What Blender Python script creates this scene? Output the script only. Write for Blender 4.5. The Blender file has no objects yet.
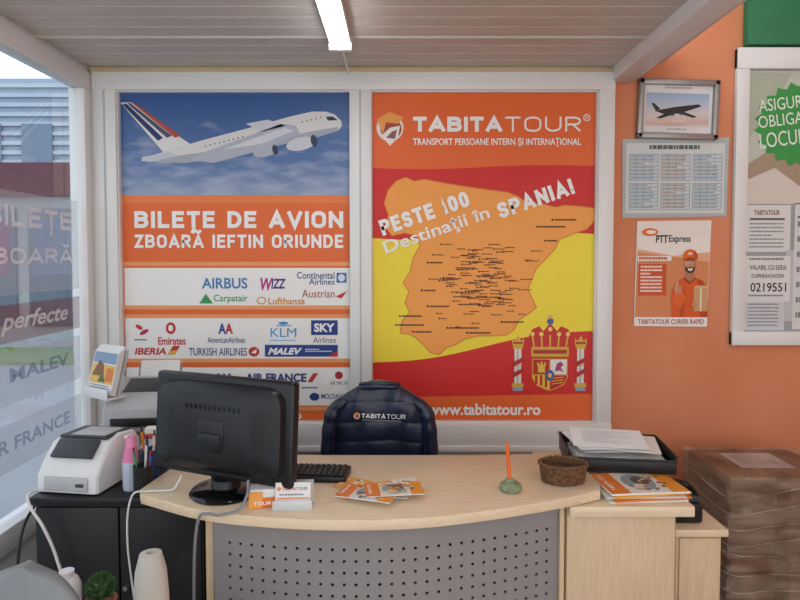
import bpy, bmesh, math, random
from mathutils import Vector, Matrix
random.seed(7)
scene = bpy.context.scene
scene.view_settings.view_transform = 'Standard'
scene.view_settings.look = 'None'
scene.view_settings.exposure = 0.0

# ------------------------------------------------------------ materials
def lin(h, a=1.0):
    h = h.lstrip('#')
    out = []
    for i in (0, 2, 4):
        c = int(h[i:i+2], 16) / 255
        out.append(c/12.92 if c <= .04045 else ((c+.055)/1.055)**2.4)
    return (*out, a)

_m = {}
def mat(name, hx, rough=.5, metal=0., var=.08, ns=12, bump=0., bs=200, spec=.4, st=(1,1,1), hx2=None,
        emit=0, trans=0):
    if name in _m: return _m[name]
    m = bpy.data.materials.new(name); m.use_nodes = True
    nt = m.node_tree; N = nt.nodes; L = nt.links
    b = N['Principled BSDF']
    b.inputs['Roughness'].default_value = rough
    b.inputs['Metallic'].default_value = metal
    b.inputs['Specular IOR Level'].default_value = spec
    c1 = lin(hx)
    c2 = lin(hx2) if hx2 else tuple(c*(1-var) for c in c1[:3]) + (1,)
    tc = N.new('ShaderNodeTexCoord'); mp = N.new('ShaderNodeMapping')
    mp.inputs['Scale'].default_value = st
    L.new(tc.outputs['Object'], mp.inputs[0])
    no = N.new('ShaderNodeTexNoise'); no.inputs['Scale'].default_value = ns; no.inputs['Detail'].default_value = 4
    L.new(mp.outputs[0], no.inputs['Vector'])
    r = N.new('ShaderNodeValToRGB')
    r.color_ramp.elements[0].position = .35; r.color_ramp.elements[0].color = c2
    r.color_ramp.elements[1].position = .65; r.color_ramp.elements[1].color = c1
    L.new(no.outputs['Fac'], r.inputs[0]); L.new(r.outputs[0], b.inputs['Base Color'])
    if bump:
        n2 = N.new('ShaderNodeTexNoise'); n2.inputs['Scale'].default_value = bs
        L.new(mp.outputs[0], n2.inputs['Vector'])
        bp = N.new('ShaderNodeBump'); bp.inputs['Strength'].default_value = bump; bp.inputs['Distance'].default_value = .003
        L.new(n2.outputs['Fac'], bp.inputs['Height']); L.new(bp.outputs[0], b.inputs['Normal'])
    if emit:
        b.inputs['Emission Color'].default_value = c1; b.inputs['Emission Strength'].default_value = emit
    if trans:
        tr = N.new('ShaderNodeBsdfTransparent'); mx = N.new('ShaderNodeMixShader')
        mx.inputs[0].default_value = trans
        L.new(b.outputs[0], mx.inputs[1]); L.new(tr.outputs[0], mx.inputs[2])
        L.new(mx.outputs[0], N['Material Output'].inputs[0])
    _m[name] = m
    return m
def P(hx):
    return mat('print_' + hx.strip('#'), hx, .45, var=.02, ns=3, spec=.35)

def glass_mat():
    m = bpy.data.materials.new('window_glass'); m.use_nodes = True
    nt = m.node_tree; N = nt.nodes; L = nt.links; N.clear()
    o = N.new('ShaderNodeOutputMaterial'); mx = N.new('ShaderNodeMixShader')
    t = N.new('ShaderNodeBsdfTransparent'); g = N.new('ShaderNodeBsdfGlossy'); f = N.new('ShaderNodeLayerWeight')
    t.inputs[0].default_value = (.76, .84, .90, 1); g.inputs['Roughness'].default_value = .02
    f.inputs[0].default_value = .46
    L.new(f.outputs['Fresnel'], mx.inputs[0]); L.new(t.outputs[0], mx.inputs[1]); L.new(g.outputs[0], mx.inputs[2])
    L.new(mx.outputs[0], o.inputs[0])
    return m
GLASS = glass_mat()

def sky_print(name, stops, cloud, lo, hi, cs=14, bias=.13):
    """printed sky photograph: vertical gradient + procedural clouds, local y in metres lo..hi"""
    m = bpy.data.materials.new(name); m.use_nodes = True
    nt = m.node_tree; N = nt.nodes; L = nt.links; b = N['Principled BSDF']
    b.inputs['Roughness'].default_value = .4
    tc = N.new('ShaderNodeTexCoord'); sp = N.new('ShaderNodeSeparateXYZ'); L.new(tc.outputs['Object'], sp.inputs[0])
    mr = N.new('ShaderNodeMapRange'); mr.inputs[1].default_value = lo; mr.inputs[2].default_value = hi
    L.new(sp.outputs['Z'], mr.inputs[0])
    r = N.new('ShaderNodeValToRGB'); e = r.color_ramp.elements
    e[0].position = stops[0][0]; e[0].color = lin(stops[0][1]); e[1].position = stops[-1][0]; e[1].color = lin(stops[-1][1])
    for p, c in stops[1:-1]:
        x = e.new(p); x.color = lin(c)
    L.new(mr.outputs[0], r.inputs[0])
    mp = N.new('ShaderNodeMapping'); mp.inputs['Scale'].default_value = (1, 1, 3.2); L.new(tc.outputs['Object'], mp.inputs[0])
    no = N.new('ShaderNodeTexNoise'); no.inputs['Scale'].default_value = cs*.35; no.inputs['Detail'].default_value = 8
    L.new(mp.outputs[0], no.inputs['Vector'])
    inv = N.new('ShaderNodeMath'); inv.operation = 'MULTIPLY_ADD'
    inv.inputs[1].default_value = -.35; inv.inputs[2].default_value = bias; L.new(mr.outputs[0], inv.inputs[0])
    ad = N.new('ShaderNodeMath'); ad.operation = 'ADD'; L.new(no.outputs['Fac'], ad.inputs[0]); L.new(inv.outputs[0], ad.inputs[1])
    cr = N.new('ShaderNodeValToRGB'); cr.color_ramp.elements[0].position = .42; cr.color_ramp.elements[1].position = .80
    L.new(ad.outputs[0], cr.inputs[0])
    mx = N.new('ShaderNodeMix'); mx.data_type = 'RGBA'
    L.new(cr.outputs[0], mx.inputs[0]); L.new(r.outputs[0], mx.inputs[6]); mx.inputs[7].default_value = lin(cloud)
    L.new(mx.outputs[2], b.inputs['Base Color'])
    return m

# ------------------------------------------------------------ mesh building
def TR(loc=(0,0,0), rz=0, rx=0, ry=0):
    return Matrix.Translation(loc) @ Matrix.Rotation(math.radians(rz), 4, 'Z') @ Matrix.Rotation(math.radians(ry), 4, 'Y') @ Matrix.Rotation(math.radians(rx), 4, 'X')

def spline(pts, n=8):
    pts = [Vector(p) for p in pts]
    if len(pts) < 3: return pts
    q = [2*pts[0]-pts[1]] + pts + [2*pts[-1]-pts[-2]]
    out = []
    for i in range(1, len(q)-2):
        for j in range(n):
            t = j/n
            a, b, c, d = q[i-1], q[i], q[i+1], q[i+2]
            out.append(.5*((2*b) + (c-a)*t + (2*a-5*b+4*c-d)*t*t + (3*b-a-3*c+d)*t**3))
    out.append(pts[-1])
    return out

class MB:
    def __init__(s): s.v = []; s.f = []; s.mi = []; s.mats = []
    def idx(s, m):
        if m not in s.mats: s.mats.append(m)
        return s.mats.index(m)
    def raw(s, vs, fs, m, T=None):
        o = len(s.v); k = s.idx(m)
        for v in vs:
            v = Vector(v)
            s.v.append(T @ v if T else v)
        for f in fs:
            s.f.append([o+i for i in f]); s.mi.append(k)
    def bm(s, b, m, T=None):
        b.verts.ensure_lookup_table(); b.verts.index_update()
        s.raw([v.co.copy() for v in b.verts], [[v.index for v in f.verts] for f in b.faces], m, T); b.free()
    def box(s, x0, x1, y0, y1, z0, z1, m, bev=0, T=None, seg=2):
        b = bmesh.new(); bmesh.ops.create_cube(b, size=1)
        for v in b.verts:
            v.co = Vector(((x0+x1)/2+v.co.x*(x1-x0), (y0+y1)/2+v.co.y*(y1-y0), (z0+z1)/2+v.co.z*(z1-z0)))
        if bev: bmesh.ops.bevel(b, geom=list(b.edges), offset=bev, segments=seg, affect='EDGES', profile=.5)
        s.bm(b, m, T)
    def cyl(s, c, r, h, m, r2=None, seg=32, T=None, bev=0):
        r2 = r if r2 is None else r2
        pr = [(0, 0), (r-bev, 0), (r, bev), (r2, h-bev), (r2-bev, h), (0, h)] if bev else [(0, 0), (r, 0), (r2, h), (0, h)]
        s.lathe(c, pr, m, seg, T)
    def lathe(s, c, prof, m, seg=32, T=None):
        vs = []; fs = []; n = len(prof)
        for i in range(seg):
            a = 2*math.pi*i/seg
            for r, z in prof: vs.append((c[0]+r*math.cos(a), c[1]+r*math.sin(a), c[2]+z))
        for i in range(seg):
            j = (i+1) % seg
            for k in range(n-1):
                q = [i*n+k, j*n+k, j*n+k+1, i*n+k+1]
                if prof[k][0] < 1e-6: q = [i*n+k, j*n+k+1, i*n+k+1]
                elif prof[k+1][0] < 1e-6: q = [i*n+k, j*n+k, i*n+k+1]
                fs.append(q)
        s.raw(vs, fs, m, T)
    def loft(s, rings, m, T=None, caps=True):
        n = len(rings[0]); vs = [p for r in rings for p in r]; fs = []
        for k in range(len(rings)-1):
            for i in range(n):
                j = (i+1) % n
                fs.append([k*n+i, k*n+j, (k+1)*n+j, (k+1)*n+i])
        if caps:
            fs.append(list(range(n))[::-1]); fs.append([(len(rings)-1)*n+i for i in range(n)])
        s.raw(vs, fs, m, T)
    def tube(s, pts, r, m, seg=8, n=8, T=None, closed=False):
        p = spline(pts, n); rings = []
        N = len(p)
        up = Vector((0, 0, 1)); prev = None
        for i in range(N):
            d = (p[min(i+1, N-1)] - p[max(i-1, 0)]).normalized()
            if prev is None:
                a = d.cross(up)
                if a.length < .05: a = d.cross(Vector((1, 0, 0)))
            else: a = prev - d*prev.dot(d)
            a.normalize(); prev = a; b = d.cross(a)
            rr = r(i/(N-1)) if callable(r) else r
            rings.append([p[i] + a*rr*math.cos(2*math.pi*k/seg) + b*rr*math.sin(2*math.pi*k/seg) for k in range(seg)])
        s.loft(rings, m, T)
    def prism(s, pts, z0, z1, m, bev=0, T=None):
        b = bmesh.new()
        lo = [b.verts.new((x, y, z0)) for x, y in pts]; hi = [b.verts.new((x, y, z1)) for x, y in pts]
        n = len(pts)
        b.faces.new(lo[::-1]); b.faces.new(hi)
        for i in range(n): b.faces.new((lo[i], lo[(i+1) % n], hi[(i+1) % n], hi[i]))
        bmesh.ops.recalc_face_normals(b, faces=b.faces)
        if bev:
            b.edges.ensure_lookup_table()
            e = [x for x in b.edges if abs(x.verts[0].co.z-x.verts[1].co.z) < 1e-6]
            bmesh.ops.bevel(b, geom=e, offset=bev, segments=2, affect='EDGES', profile=.5)
        s.bm(b, m, T)
    def ball(s, c, r, m, sub=3, sc=(1, 1, 1), T=None):
        b = bmesh.new(); bmesh.ops.create_icosphere(b, subdivisions=sub, radius=r)
        for v in b.verts: v.co = Vector((c[0]+v.co.x*sc[0], c[1]+v.co.y*sc[1], c[2]+v.co.z*sc[2]))
        s.bm(b, m, T)
    def merge(s, o, T=None):
        base = len(s.v)
        for v in o.v: s.v.append(T @ v if T else v.copy())
        for f, k in zip(o.f, o.mi):
            s.f.append([base+i for i in f]); s.mi.append(s.idx(o.mats[k]))
    def done(s, name, angle=38, parent=None, center=True):
        me = bpy.data.meshes.new(name)
        c = Vector((0, 0, 0))
        if center and s.v:
            mn = Vector([min(v[i] for v in s.v) for i in range(3)]); mx = Vector([max(v[i] for v in s.v) for i in range(3)])
            c = (mn+mx)/2; c.z = mn.z
        me.from_pydata([tuple(v-c) for v in s.v], [], s.f)
        for m in s.mats: me.materials.append(m)
        me.polygons.foreach_set('material_index', s.mi)
        me.polygons.foreach_set('use_smooth', [True]*len(s.f))
        me.update()
        try: me.set_sharp_from_angle(angle=math.radians(angle))
        except Exception: pass
        ob = bpy.data.objects.new(name, me); ob.location = c
        scene.collection.objects.link(ob)
        if parent: ob.parent = parent
        return ob

_tc = {}
def text_mesh(t, bold, shear):
    key = (t, bold, shear)
    if key in _tc: return _tc[key]
    cu = bpy.data.curves.new('t', 'FONT'); cu.body = t; cu.size = 1; cu.offset = bold; cu.shear = shear; cu.resolution_u = 3
    ob = bpy.data.objects.new('t', cu); scene.collection.objects.link(ob)
    bpy.context.view_layer.update()
    dg = bpy.context.evaluated_depsgraph_get()
    me = bpy.data.meshes.new_from_object(ob.evaluated_get(dg))
    vs = [v.co.copy() for v in me.vertices]; fs = [list(p.vertices) for p in me.polygons]
    bpy.data.objects.remove(ob); bpy.data.curves.remove(cu); bpy.data.meshes.remove(me)
    _tc[key] = (vs, fs)
    return _tc[key]

# stroke alphabet (geometric grotesque capitals), glyph box 0..1
def arc(cx, cy, rx, ry, a0, a1, n=10):
    return [(cx+rx*math.cos(math.radians(a0+(a1-a0)*i/n)), cy+ry*math.sin(math.radians(a0+(a1-a0)*i/n))) for i in range(n+1)]
def rrect(r=.42, n=6):
    ry = r*.75
    return arc(1-r, 1-ry, r, ry, 90, 0, n)+arc(1-r, ry, r, ry, 0, -90, n)+arc(r, ry, r, ry, -90, -180, n)+arc(r, 1-ry, r, ry, 180, 90, n)
GL = {
 'A': (.78, [([(0,0),(.5,1),(1,0)],0), ([(.24,.27),(.76,.27)],0)]),
 'B': (.70, [([(0,1),(0,0)],0), ([(.05,1),(.52,1)]+arc(.52,.77,.42,.23,90,-90)+[(.05,.54)],0),
             ([(.05,.52),(.56,.52)]+arc(.56,.26,.44,.26,90,-90)+[(.05,0)],0)]),
 'D': (.70, [([(0,0),(0,1),(.42,1)]+arc(.42,.5,.58,.5,90,-90),1)]),
 'E': (.60, [([(1,1),(0,1),(0,0),(1,0)],0), ([(.1,.52),(.88,.52)],0)]),
 'F': (.58, [([(1,1),(0,1),(0,0)],0), ([(.1,.50),(.88,.50)],0)]),
 'I': (0, [([(0,0),(0,1)],0)]),
 'L': (.58, [([(0,1),(0,0),(1,0)],0)]),
 'N': (.72, [([(0,0),(0,1)],0), ([(.02,.96),(.98,.04)],0), ([(1,0),(1,1)],0)]),
 'O': (.72, [(rrect(),1)]), '0': (.62, [(rrect(.48),1)]),
 'P': (.66, [([(0,0),(0,1),(.55,1)]+arc(.58,.73,.42,.27,90,-90)+[(.1,.46)],0)]),
 'R': (.68, [([(0,0),(0,1),(.55,1)]+arc(.58,.74,.40,.26,90,-90)+[(.1,.48)],0), ([(.52,.44),(.96,.02)],0)]),
 'S': (.64, [(arc(.5,.76,.48,.24,25,180,8)+arc(.5,.76,.48,.24,180,262,4)[1:]+arc(.5,.25,.5,.25,82,0,4)+arc(.5,.25,.5,.25,0,-155,8)[1:],0)]),
 'T': (.66, [([(0,1),(1,1)],0), ([(.5,.95),(.5,0)],0)]),
 'U': (.70, [([(0,1),(0,.36)]+arc(.5,.36,.5,.36,180,360,10)+[(1,1)],0)]),
 'V': (.74, [([(0,1),(.5,0),(1,1)],0)]),
 'Z': (.62, [([(0,1),(1,1),(0,0),(1,0)],0)]),
 '1': (.26, [([(0,.76),(1,1),(1,0)],0)]),
 '!': (0, [([(0,1),(0,.40)],0), ([(0,.06),(0,0)],0)]),
}
GL['Ţ'] = (.66, GL['T'][1]+[([(.52,-.30),(.44,-.42)],0)])
GL['Ă'] = (.78, GL['A'][1]+[(arc(.5,1.50,.24,.16,200,340,6),0)])

class Art(MB):
    """flat printed artwork; drafting units, y down, scaled by k to metres about origin (ox,oy)"""
    def __init__(s, ox, oy, k, dz=.0007):
        super().__init__(); s.ox = ox; s.oy = oy; s.k = k; s.dz = dz
    def mm(s, c): return P(c) if isinstance(c, str) else c
    def poly(s, pts, c, l=1):
        A = sum(pts[i][0]*pts[(i+1) % len(pts)][1]-pts[(i+1) % len(pts)][0]*pts[i][1] for i in range(len(pts)))
        if A > 0: pts = pts[::-1]
        s.raw([((x-s.ox)*s.k, (s.oy-y)*s.k, l*s.dz) for x, y in pts], [list(range(len(pts)))], s.mm(c))
    def rect(s, x0, y0, x1, y1, c, l=1): s.poly([(x0, y0), (x1, y0), (x1, y1), (x0, y1)], c, l)
    def ell(s, cx, cy, rx, ry, c, l=1, n=28, rot=0):
        r = math.radians(rot)
        s.poly([(cx+rx*math.cos(a)*math.cos(r)-ry*math.sin(a)*math.sin(r), cy+rx*math.cos(a)*math.sin(r)+ry*math.sin(a)*math.cos(r))
                for a in [2*math.pi*i/n for i in range(n)]], c, l)
    def line(s, x0, y0, x1, y1, w, c, l=1):
        d = math.hypot(x1-x0, y1-y0); nx = -(y1-y0)/d*w/2; ny = (x1-x0)/d*w/2
        s.poly([(x0+nx, y0+ny), (x1+nx, y1+ny), (x1-nx, y1-ny), (x0-nx, y0-ny)], c, l)
    def text(s, t, x0, y0, x1, y1, c, l=4, bold=0., rot=0, shear=0):
        vs, fs = text_mesh(t, bold, shear)
        if not vs: return
        ax = min(v.x for v in vs); bx = max(v.x for v in vs); ay = min(v.y for v in vs); by = max(v.y for v in vs)
        R = Matrix.Rotation(math.radians(rot), 2)
        out = []
        for v in vs:
            p = R @ Vector(((v.x-ax)/(bx-ax)*(x1-x0), (v.y-ay)/(by-ay)*(y1-y0)))
            out.append(((x0+p.x-s.ox)*s.k, (s.oy-(y1-p.y))*s.k, l*s.dz))
        s.raw(out, fs, s.mm(c))
    def stext(s, t, x0, y0, x1, y1, c, l=4, w=.2, rot=0, gap=.13):
        """stroke-drawn capitals: cap height y0..y1, fitted to x0..x1, stroke w (fraction of height)"""
        H = y1-y0; sw = w*H
        def nat(q):
            tot = 0
            for i, ch in enumerate(t):
                g = .36*H*q if ch == ' ' else max(GL[ch][0]*H*q-sw, 0)+sw
                tot += g+(gap*H*q if i < len(t)-1 else 0)
            return tot
        lo, hi = .2, 4
        for _ in range(40):
            mid = (lo+hi)/2
            if nat(mid) > x1-x0: hi = mid
            else: lo = mid
        q = lo; x = 0; R = Matrix.Rotation(math.radians(rot), 2); m = s.mm(c); st = 0
        for ch in t:
            if ch == ' ': x += .36*H*q+gap*H*q; continue
            gw = max(GL[ch][0]*H*q-sw, 0)
            for pts, closed in GL[ch][1]:
                st += 1
                pp = [Vector((x+sw/2+px*gw, sw/2+py*(H-sw))) for px, py in pts]
                d = [pp[0]]
                for p in pp[1:]:
                    if (p-d[-1]).length > 1e-5*H: d.append(p)
                pp = d
                if closed and (pp[0]-pp[-1]).length < 1e-4*H: pp = pp[:-1]
                n = len(pp)
                if not closed:
                    pp[0] = pp[0]+(pp[0]-pp[1]).normalized()*sw*.48; pp[-1] = pp[-1]+(pp[-1]-pp[-2]).normalized()*sw*.48
                A = []; B = []
                for i in range(n):
                    a = pp[i-1] if (i > 0 or closed) else None; b_ = pp[(i+1) % n] if (i < n-1 or closed) else None
                    d1 = (pp[i]-a).normalized() if a is not None else (b_-pp[i]).normalized()
                    d2 = (b_-pp[i]).normalized() if b_ is not None else d1
                    n1 = Vector((-d1.y, d1.x)); n2 = Vector((-d2.y, d2.x)); mm_ = n1+n2
                    if mm_.length < 1e-4: mm_ = n1.copy()
                    mm_.normalize(); ln = sw/2/max(mm_.dot(n1), .42)
                    A.append(pp[i]+mm_*ln); B.append(pp[i]-mm_*ln)
                out = []
                for v in A+B:
                    v = R @ v; out.append(((x0+v.x-s.ox)*s.k, (s.oy-(y1-v.y))*s.k, (l+(st % 4)*.12)*s.dz))
                s.raw(out, [[n+i, n+(i+1) % n, (i+1) % n, i] for i in range(n if closed else n-1)], m)
            x += gw+sw+gap*H*q
    def scribble(s, x0, y0, x1, y1, rows, c, h=.5, l=2, full=.9):
        dy = (y1-y0)/rows
        for i in range(rows):
            x = x0; e = x0+(x1-x0)*(full if random.random() < .8 else random.uniform(.4, .8))
            while x < e-(x1-x0)*.01:
                w = min(random.uniform(2, 6)*(x1-x0)/60, e-x)
                s.rect(x, y0+i*dy, x+w, y0+i*dy+dy*h, c, l); x += w+(x1-x0)/70

WALL = lambda Y, x=0, z=1.5: Matrix.Translation((x, Y, z)) @ Matrix.Rotation(math.radians(90), 4, 'X')

# shared materials
WHITE = mat('white_pvc', 'E6E6E4', .35, var=.03, ns=3)
WHITEWALL = mat('white_panel_wall', 'D8D6D2', .6, var=.05, ns=2)
ORANGE = mat('orange_painted_plaster', 'DB8E68', .8, var=.10, ns=2.5, bump=.25, bs=60, hx2='D4855E')
CEIL = mat('ceiling_sheet_metal', 'C8C2B9', .45, var=.06, ns=2, st=(1, 6, 1))
BLACK = mat('black_plastic', '17181B', .38, var=.15, ns=30, bump=.08, bs=600)
GLOSSB = mat('glossy_black', '0C0D10', .12, var=.05)
DGREY = mat('dark_grey_plastic', '3A3C40', .45)
LGREY = mat('light_grey_plastic', 'B9BCBE', .4)
MGREY = mat('mid_grey_plastic', '85888B', .45)
WPL = mat('white_plastic', 'DCDDDE', .35, var=.03)
PAPER = mat('paper', 'E2E2E1', .7, var=.03)
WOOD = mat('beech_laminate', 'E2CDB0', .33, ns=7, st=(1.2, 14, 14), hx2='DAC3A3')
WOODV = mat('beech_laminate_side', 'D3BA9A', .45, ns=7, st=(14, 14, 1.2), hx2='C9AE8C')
METAL = mat('steel', 'A7A9AC', .3, metal=.9)
PERF = mat('perforated_grey_metal', '8E8A8A', .5, metal=0, var=.04)
BLACKWOOD = mat('black_laminate', '1A191D', .4, var=.2, ns=6, st=(1, 1, 10))

# ------------------------------------------------------------ camera
cam = bpy.data.cameras.new('camera'); co = bpy.data.objects.new('camera', cam); scene.collection.objects.link(co)
co.location = (0, 0, 1.5); co.rotation_euler = (math.radians(90-2.2), 0, 0)
cam.sensor_width = 36; cam.lens = 27; cam.shift_y = -.025; cam.clip_start = .05
scene.camera = co

# ------------------------------------------------------------ room shell
k = 3.16/600
WX = lambda px: (px-400)*k
WZ = lambda py: 1.5+(257-py)*k

b = MB(); FLOORM = mat('floor_tiles', '857F79', .4, ns=5)
b.box(-1.75, 3.3, -1.2, 3.4, -.1, 0, FLOORM); b.done('floor')
b = MB(); b.box(-1.75, 1.11, 3.2, 3.4, 0, 2.6, WHITEWALL)
b.box(-1.6, 1.1, 3.185, 3.2, 0, .48, WHITE); b.done('wall_back')
b = MB(); b.box(1.11, 3.3, 3.2, 3.4, 0, 3.4, ORANGE); b.done('wall_back_orange')
b = MB(); b.box(3.2, 3.3, -1.2, 3.2, 0, 3.4, ORANGE); b.done('wall_right')
b = MB(); b.box(-1.75, -1.62, -1.2, 3.2, 0, .30, WHITEWALL); b.box(-1.75, -1.62, -1.2, 3.2, 2.44, 2.6, WHITEWALL); b.done('wall_left')
b = MB()
def lframe(y0, y1, z0, z1, x1=-1.60): b.box(-1.68, x1, y0, y1, z0, z1, WHITE, .006)
lframe(-1.2, 3.19, 2.36, 2.455); lframe(-1.2, 3.19, .30, .40, -1.585)
lframe(3.075, 3.15, .40, 2.36); lframe(3.15, 3.195, .3, 2.45, -1.585); lframe(1.25, 1.37, .4, 2.36); lframe(-1.2, -1.08, .4, 2.36)
b.raw([(-1.640, -1.1, .38), (-1.640, 3.09, .38), (-1.640, 3.09, 2.38), (-1.640, -1.1, 2.38)], [[0, 1, 2, 3]], GLASS)
FILM = mat('window_film', 'CBD6E2', .5, trans=.64); FILMT = mat('window_film_text', 'F6F8FA', .5, trans=.3)
FILMB = mat('window_film_blue', '3C6C9E', .5, trans=.55); FILMR = mat('window_film_red', '8E3A36', .5, trans=.55)
a = Art(0, 0, 1, .0006)
def lrect(y0, z0, y1, z1, m, l=1): a.rect(y0, -z1, y1, -z0, m, l)
lrect(1.4, 1.34, 3.06, 1.78, FILM); lrect(1.4, .88, 3.06, 1.10, FILM); lrect(1.4, .60, 3.06, .80, FILM)
lrect(1.4, 1.14, 3.06, 1.30, FILMR)
a.stext('BILEŢE', 2.36, -1.72, 3.0, -1.63, FILMT, 2, .22); a.stext('ZBOARĂ', 2.30, -1.54, 3.0, -1.47, FILMT, 2, .2)
a.text('perfecte', 2.45, -1.27, 2.95, -1.17, FILMT, 2, .02, shear=.3); a.text('MALEV', 2.5, -1.03, 2.95, -.97, FILMB, 2, .03)
a.text('AIR FRANCE', 2.3, -.74, 2.95, -.68, FILMB, 2, .02)
b.merge(a, Matrix(((0, 0, 1, -1.6385), (1, 0, 0, 0), (0, 1, 0, 0), (0, 0, 0, 1))))
b.done('window_1')

# ceiling, ribbed metal sheet
b = MB()
prof = []; y = -1.2; i = 0
while y < 3.19:
    prof += [(y, 2.48), (y+.088, 2.48), (y+.092, 2.483), (y+.10, 2.483), (y+.104, 2.48)]
    if i % 4 == 3: prof += [(y+.107, 2.473), (y+.119, 2.473), (y+.121, 2.48)]; y += .016
    y += .105; i += 1
prof += [(3.2, 2.48)]
n = len(prof); vs = [(-1.75, p[0], p[1]) for p in prof] + [(1.12, p[0], p[1]) for p in prof]
fs = [[i, i+1, n+i+1, n+i] for i in range(n-1)]
b.raw(vs, fs, CEIL); b.box(-1.75, 1.12, -1.2, 3.4, 2.50, 2.60, CEIL)
b.box(1.38, 3.3, -1.2, 3.4, 3.4, 3.5, CEIL)
b.done('ceiling', 20)
b = MB(); b.box(1.10, 1.22, -1.2, 3.2, 2.41, 2.60, WHITE, .006); b.box(1.22, 1.38, -1.2, 3.2, 2.52, 2.60, mat('roof_edge', 'D6D3CC', .5), .004)
b.done('trim_1')
b = MB(); b.box(-1.6, 1.10, 3.13, 3.2, 2.455, 2.48, mat('wood_strip', 'C8B48E', .6, ns=8, st=(1, 8, 8)), .002); b.done('trim_2')

# back window framing
b = MB()
def wf(x0, y0, x1, y1, Yf=3.14): b.box(WX(x0), WX(x1), Yf, 3.198, WZ(y1), WZ(y0), WHITE, .006)
wf(97, 74, 612, 93, 3.135); wf(97, 424, 612, 447, 3.13)
wf(98, 92, 120, 425); wf(596, 92, 612, 425); wf(350, 92, 372, 425)
for x0, x1 in ((118, 353), (369.5, 598)):
    for r in ((x0, 91, x0+3, 426), (x1-3, 91, x1, 426), (x0, 91, x1, 94), (x0, 423, x1, 426)):
        b.box(WX(r[0]), WX(r[2]), 3.155, 3.19, WZ(r[3]), WZ(r[1]), WHITE, .002)
b.box(WX(108), WX(109.5), 3.136, 3.142, WZ(424), WZ(93), LGREY); b.box(WX(360), WX(361.5), 3.136, 3.142, WZ(424), WZ(93), LGREY)
b.box(WX(97), WX(612), 3.12, 3.19, WZ(452), WZ(446), WHITE, .004)
b.done('window_2')

# ------------------------------------------------------------ LEFT POSTER
OR = 'E86E36'; WH = 'F2F1EE'
a = Art(400, 257, k)
a.rect(119, 92, 352, 426, OR, 0)
skym = sky_print('printed_sky_photo', [(0, '7F92B4'), (.35, '4F71A6'), (1, '2F5590')], 'A9B3C9', WZ(194)-WZ(426), WZ(92)-WZ(426), 16, .08)
a.rect(119, 92, 352, 195, skym, 1)
a.rect(119, 195, 352, 203, 'EC8148', 1)
a.poly([(150,156),(170,150),(200,141),(250,128),(290,117),(312,112),(326,112),(335,115),(341,121),(342,126),(338,131),(322,136),(290,143),(250,152),(210,160),(185,163),(165,163),(150,160)], 'DEDCDA', 3)
a.poly([(185,163),(165,163),(150,159),(200,153),(270,139),(338,127),(338,131),(322,136),(290,143),(250,152),(210,160)], 'A9AEBB', 4)
a.poly([(121,103),(134,103),(160,124),(190,144),(163,152)], 'E4E2E0', 3)
a.poly([(123,105),(127,104),(163,138),(158,141)], '26386E', 4); a.poly([(128,104),(131,103.5),(172,136),(167,138)], '4A5570', 4)
a.poly([(132,103),(135,103.5),(181,136),(175,138)], 'B8503E', 4)
a.poly([(142,157),(170,152),(178,156),(150,162),(141,161)], 'C7CAD2', 5)
a.poly([(205,152),(282,124),(296,126),(300,134),(262,150),(214,163),(190,160)], 'B4B9C6', 5)
a.poly([(222,150),(284,128),(294,131),(262,144)], 'D6D8DE', 6)
a.poly([(246,124),(268,120),(286,126),(262,132)], 'D0D3DA', 5)
a.ell(301, 144, 15, 6.5, 'CFD1D8', 6, rot=-12); a.ell(314, 141, 3.2, 6, '3A4358', 7, rot=-12)
a.ell(265, 152, 12, 5, 'B4B9C6', 6, rot=-12); a.ell(275, 150, 2.6, 5, '3A4358', 7, rot=-12)
for i in range(26):
    if not 246 < 205+i*4.6 < 300: a.rect(205+i*4.6, 145.6-i*1.14, 206.6+i*4.6, 146.8-i*1.14, '4A5266', 5)
a.poly([(326,117),(333,117),(338,120.5),(328,121)], '2B3140', 5)
a.stext('BILEŢE DE AVION', 133, 211, 343, 228, WH, 4, .235)
a.stext('ZBOARĂ IEFTIN ORIUNDE', 133, 234.5, 343, 248, WH, 4, .21)
for y0, y1 in ((268, 306), (319, 360), (369, 408)):
    a.rect(122, y0, 352, y1, WH, 2)
for y in (262, 306, 315, 360, 409): a.rect(119, y, 352, y+4, 'F0A068', 2)
a.text('AIRBUS', 200, 278, 246, 289, '3F7FB6', 4, .02)
a.text('W', 259, 278, 272, 291, 'B8308C', 4, .03, shear=.2); a.text('IZZ', 270, 279, 285, 289, '5B2C86', 4, .03, shear=.2)
a.text('Continental', 296, 272, 334, 279, '2C4B8A', 4, .01); a.text('Airlines', 308, 279, 334, 285, '2C4B8A', 4, .01)
a.rect(336, 273, 346, 283, '3F6DAF', 3); a.ell(341, 278, 3.6, 3.6, 'DCE6F3', 4)
a.poly([(197,304),(204,294),(211,304)], '3E9A55', 4); a.text('Carpatair', 212, 295, 246, 304, '3E9A55', 4, .01)
a.ell(260, 301, 5, 4, 'E2A33A', 4); a.ell(260, 301, 3.6, 2.7, WH, 5); a.text('Lufthansa', 267, 298, 304, 305, 'D99732', 4, .02)
a.text('Austrian', 301, 290, 334, 298, 'A8403E', 4, 0); a.poly([(335,297),(347,291),(341,299)], 'C93434', 4)
a.ell(136, 328, 4, 2, 'C93434', 4, rot=30); a.ell(141, 333, 5, 2, 'B02C50', 4.3, rot=-30); a.scribble(131, 340, 145, 343, 1, '555555', l=3)
a.ell(168, 329, 5, 6, 'C43A38', 4); a.ell(168, 329, 2.5, 3.2, WH, 5); a.text('Emirates', 155, 338, 183, 346, 'C43A38', 4, .02)
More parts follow.
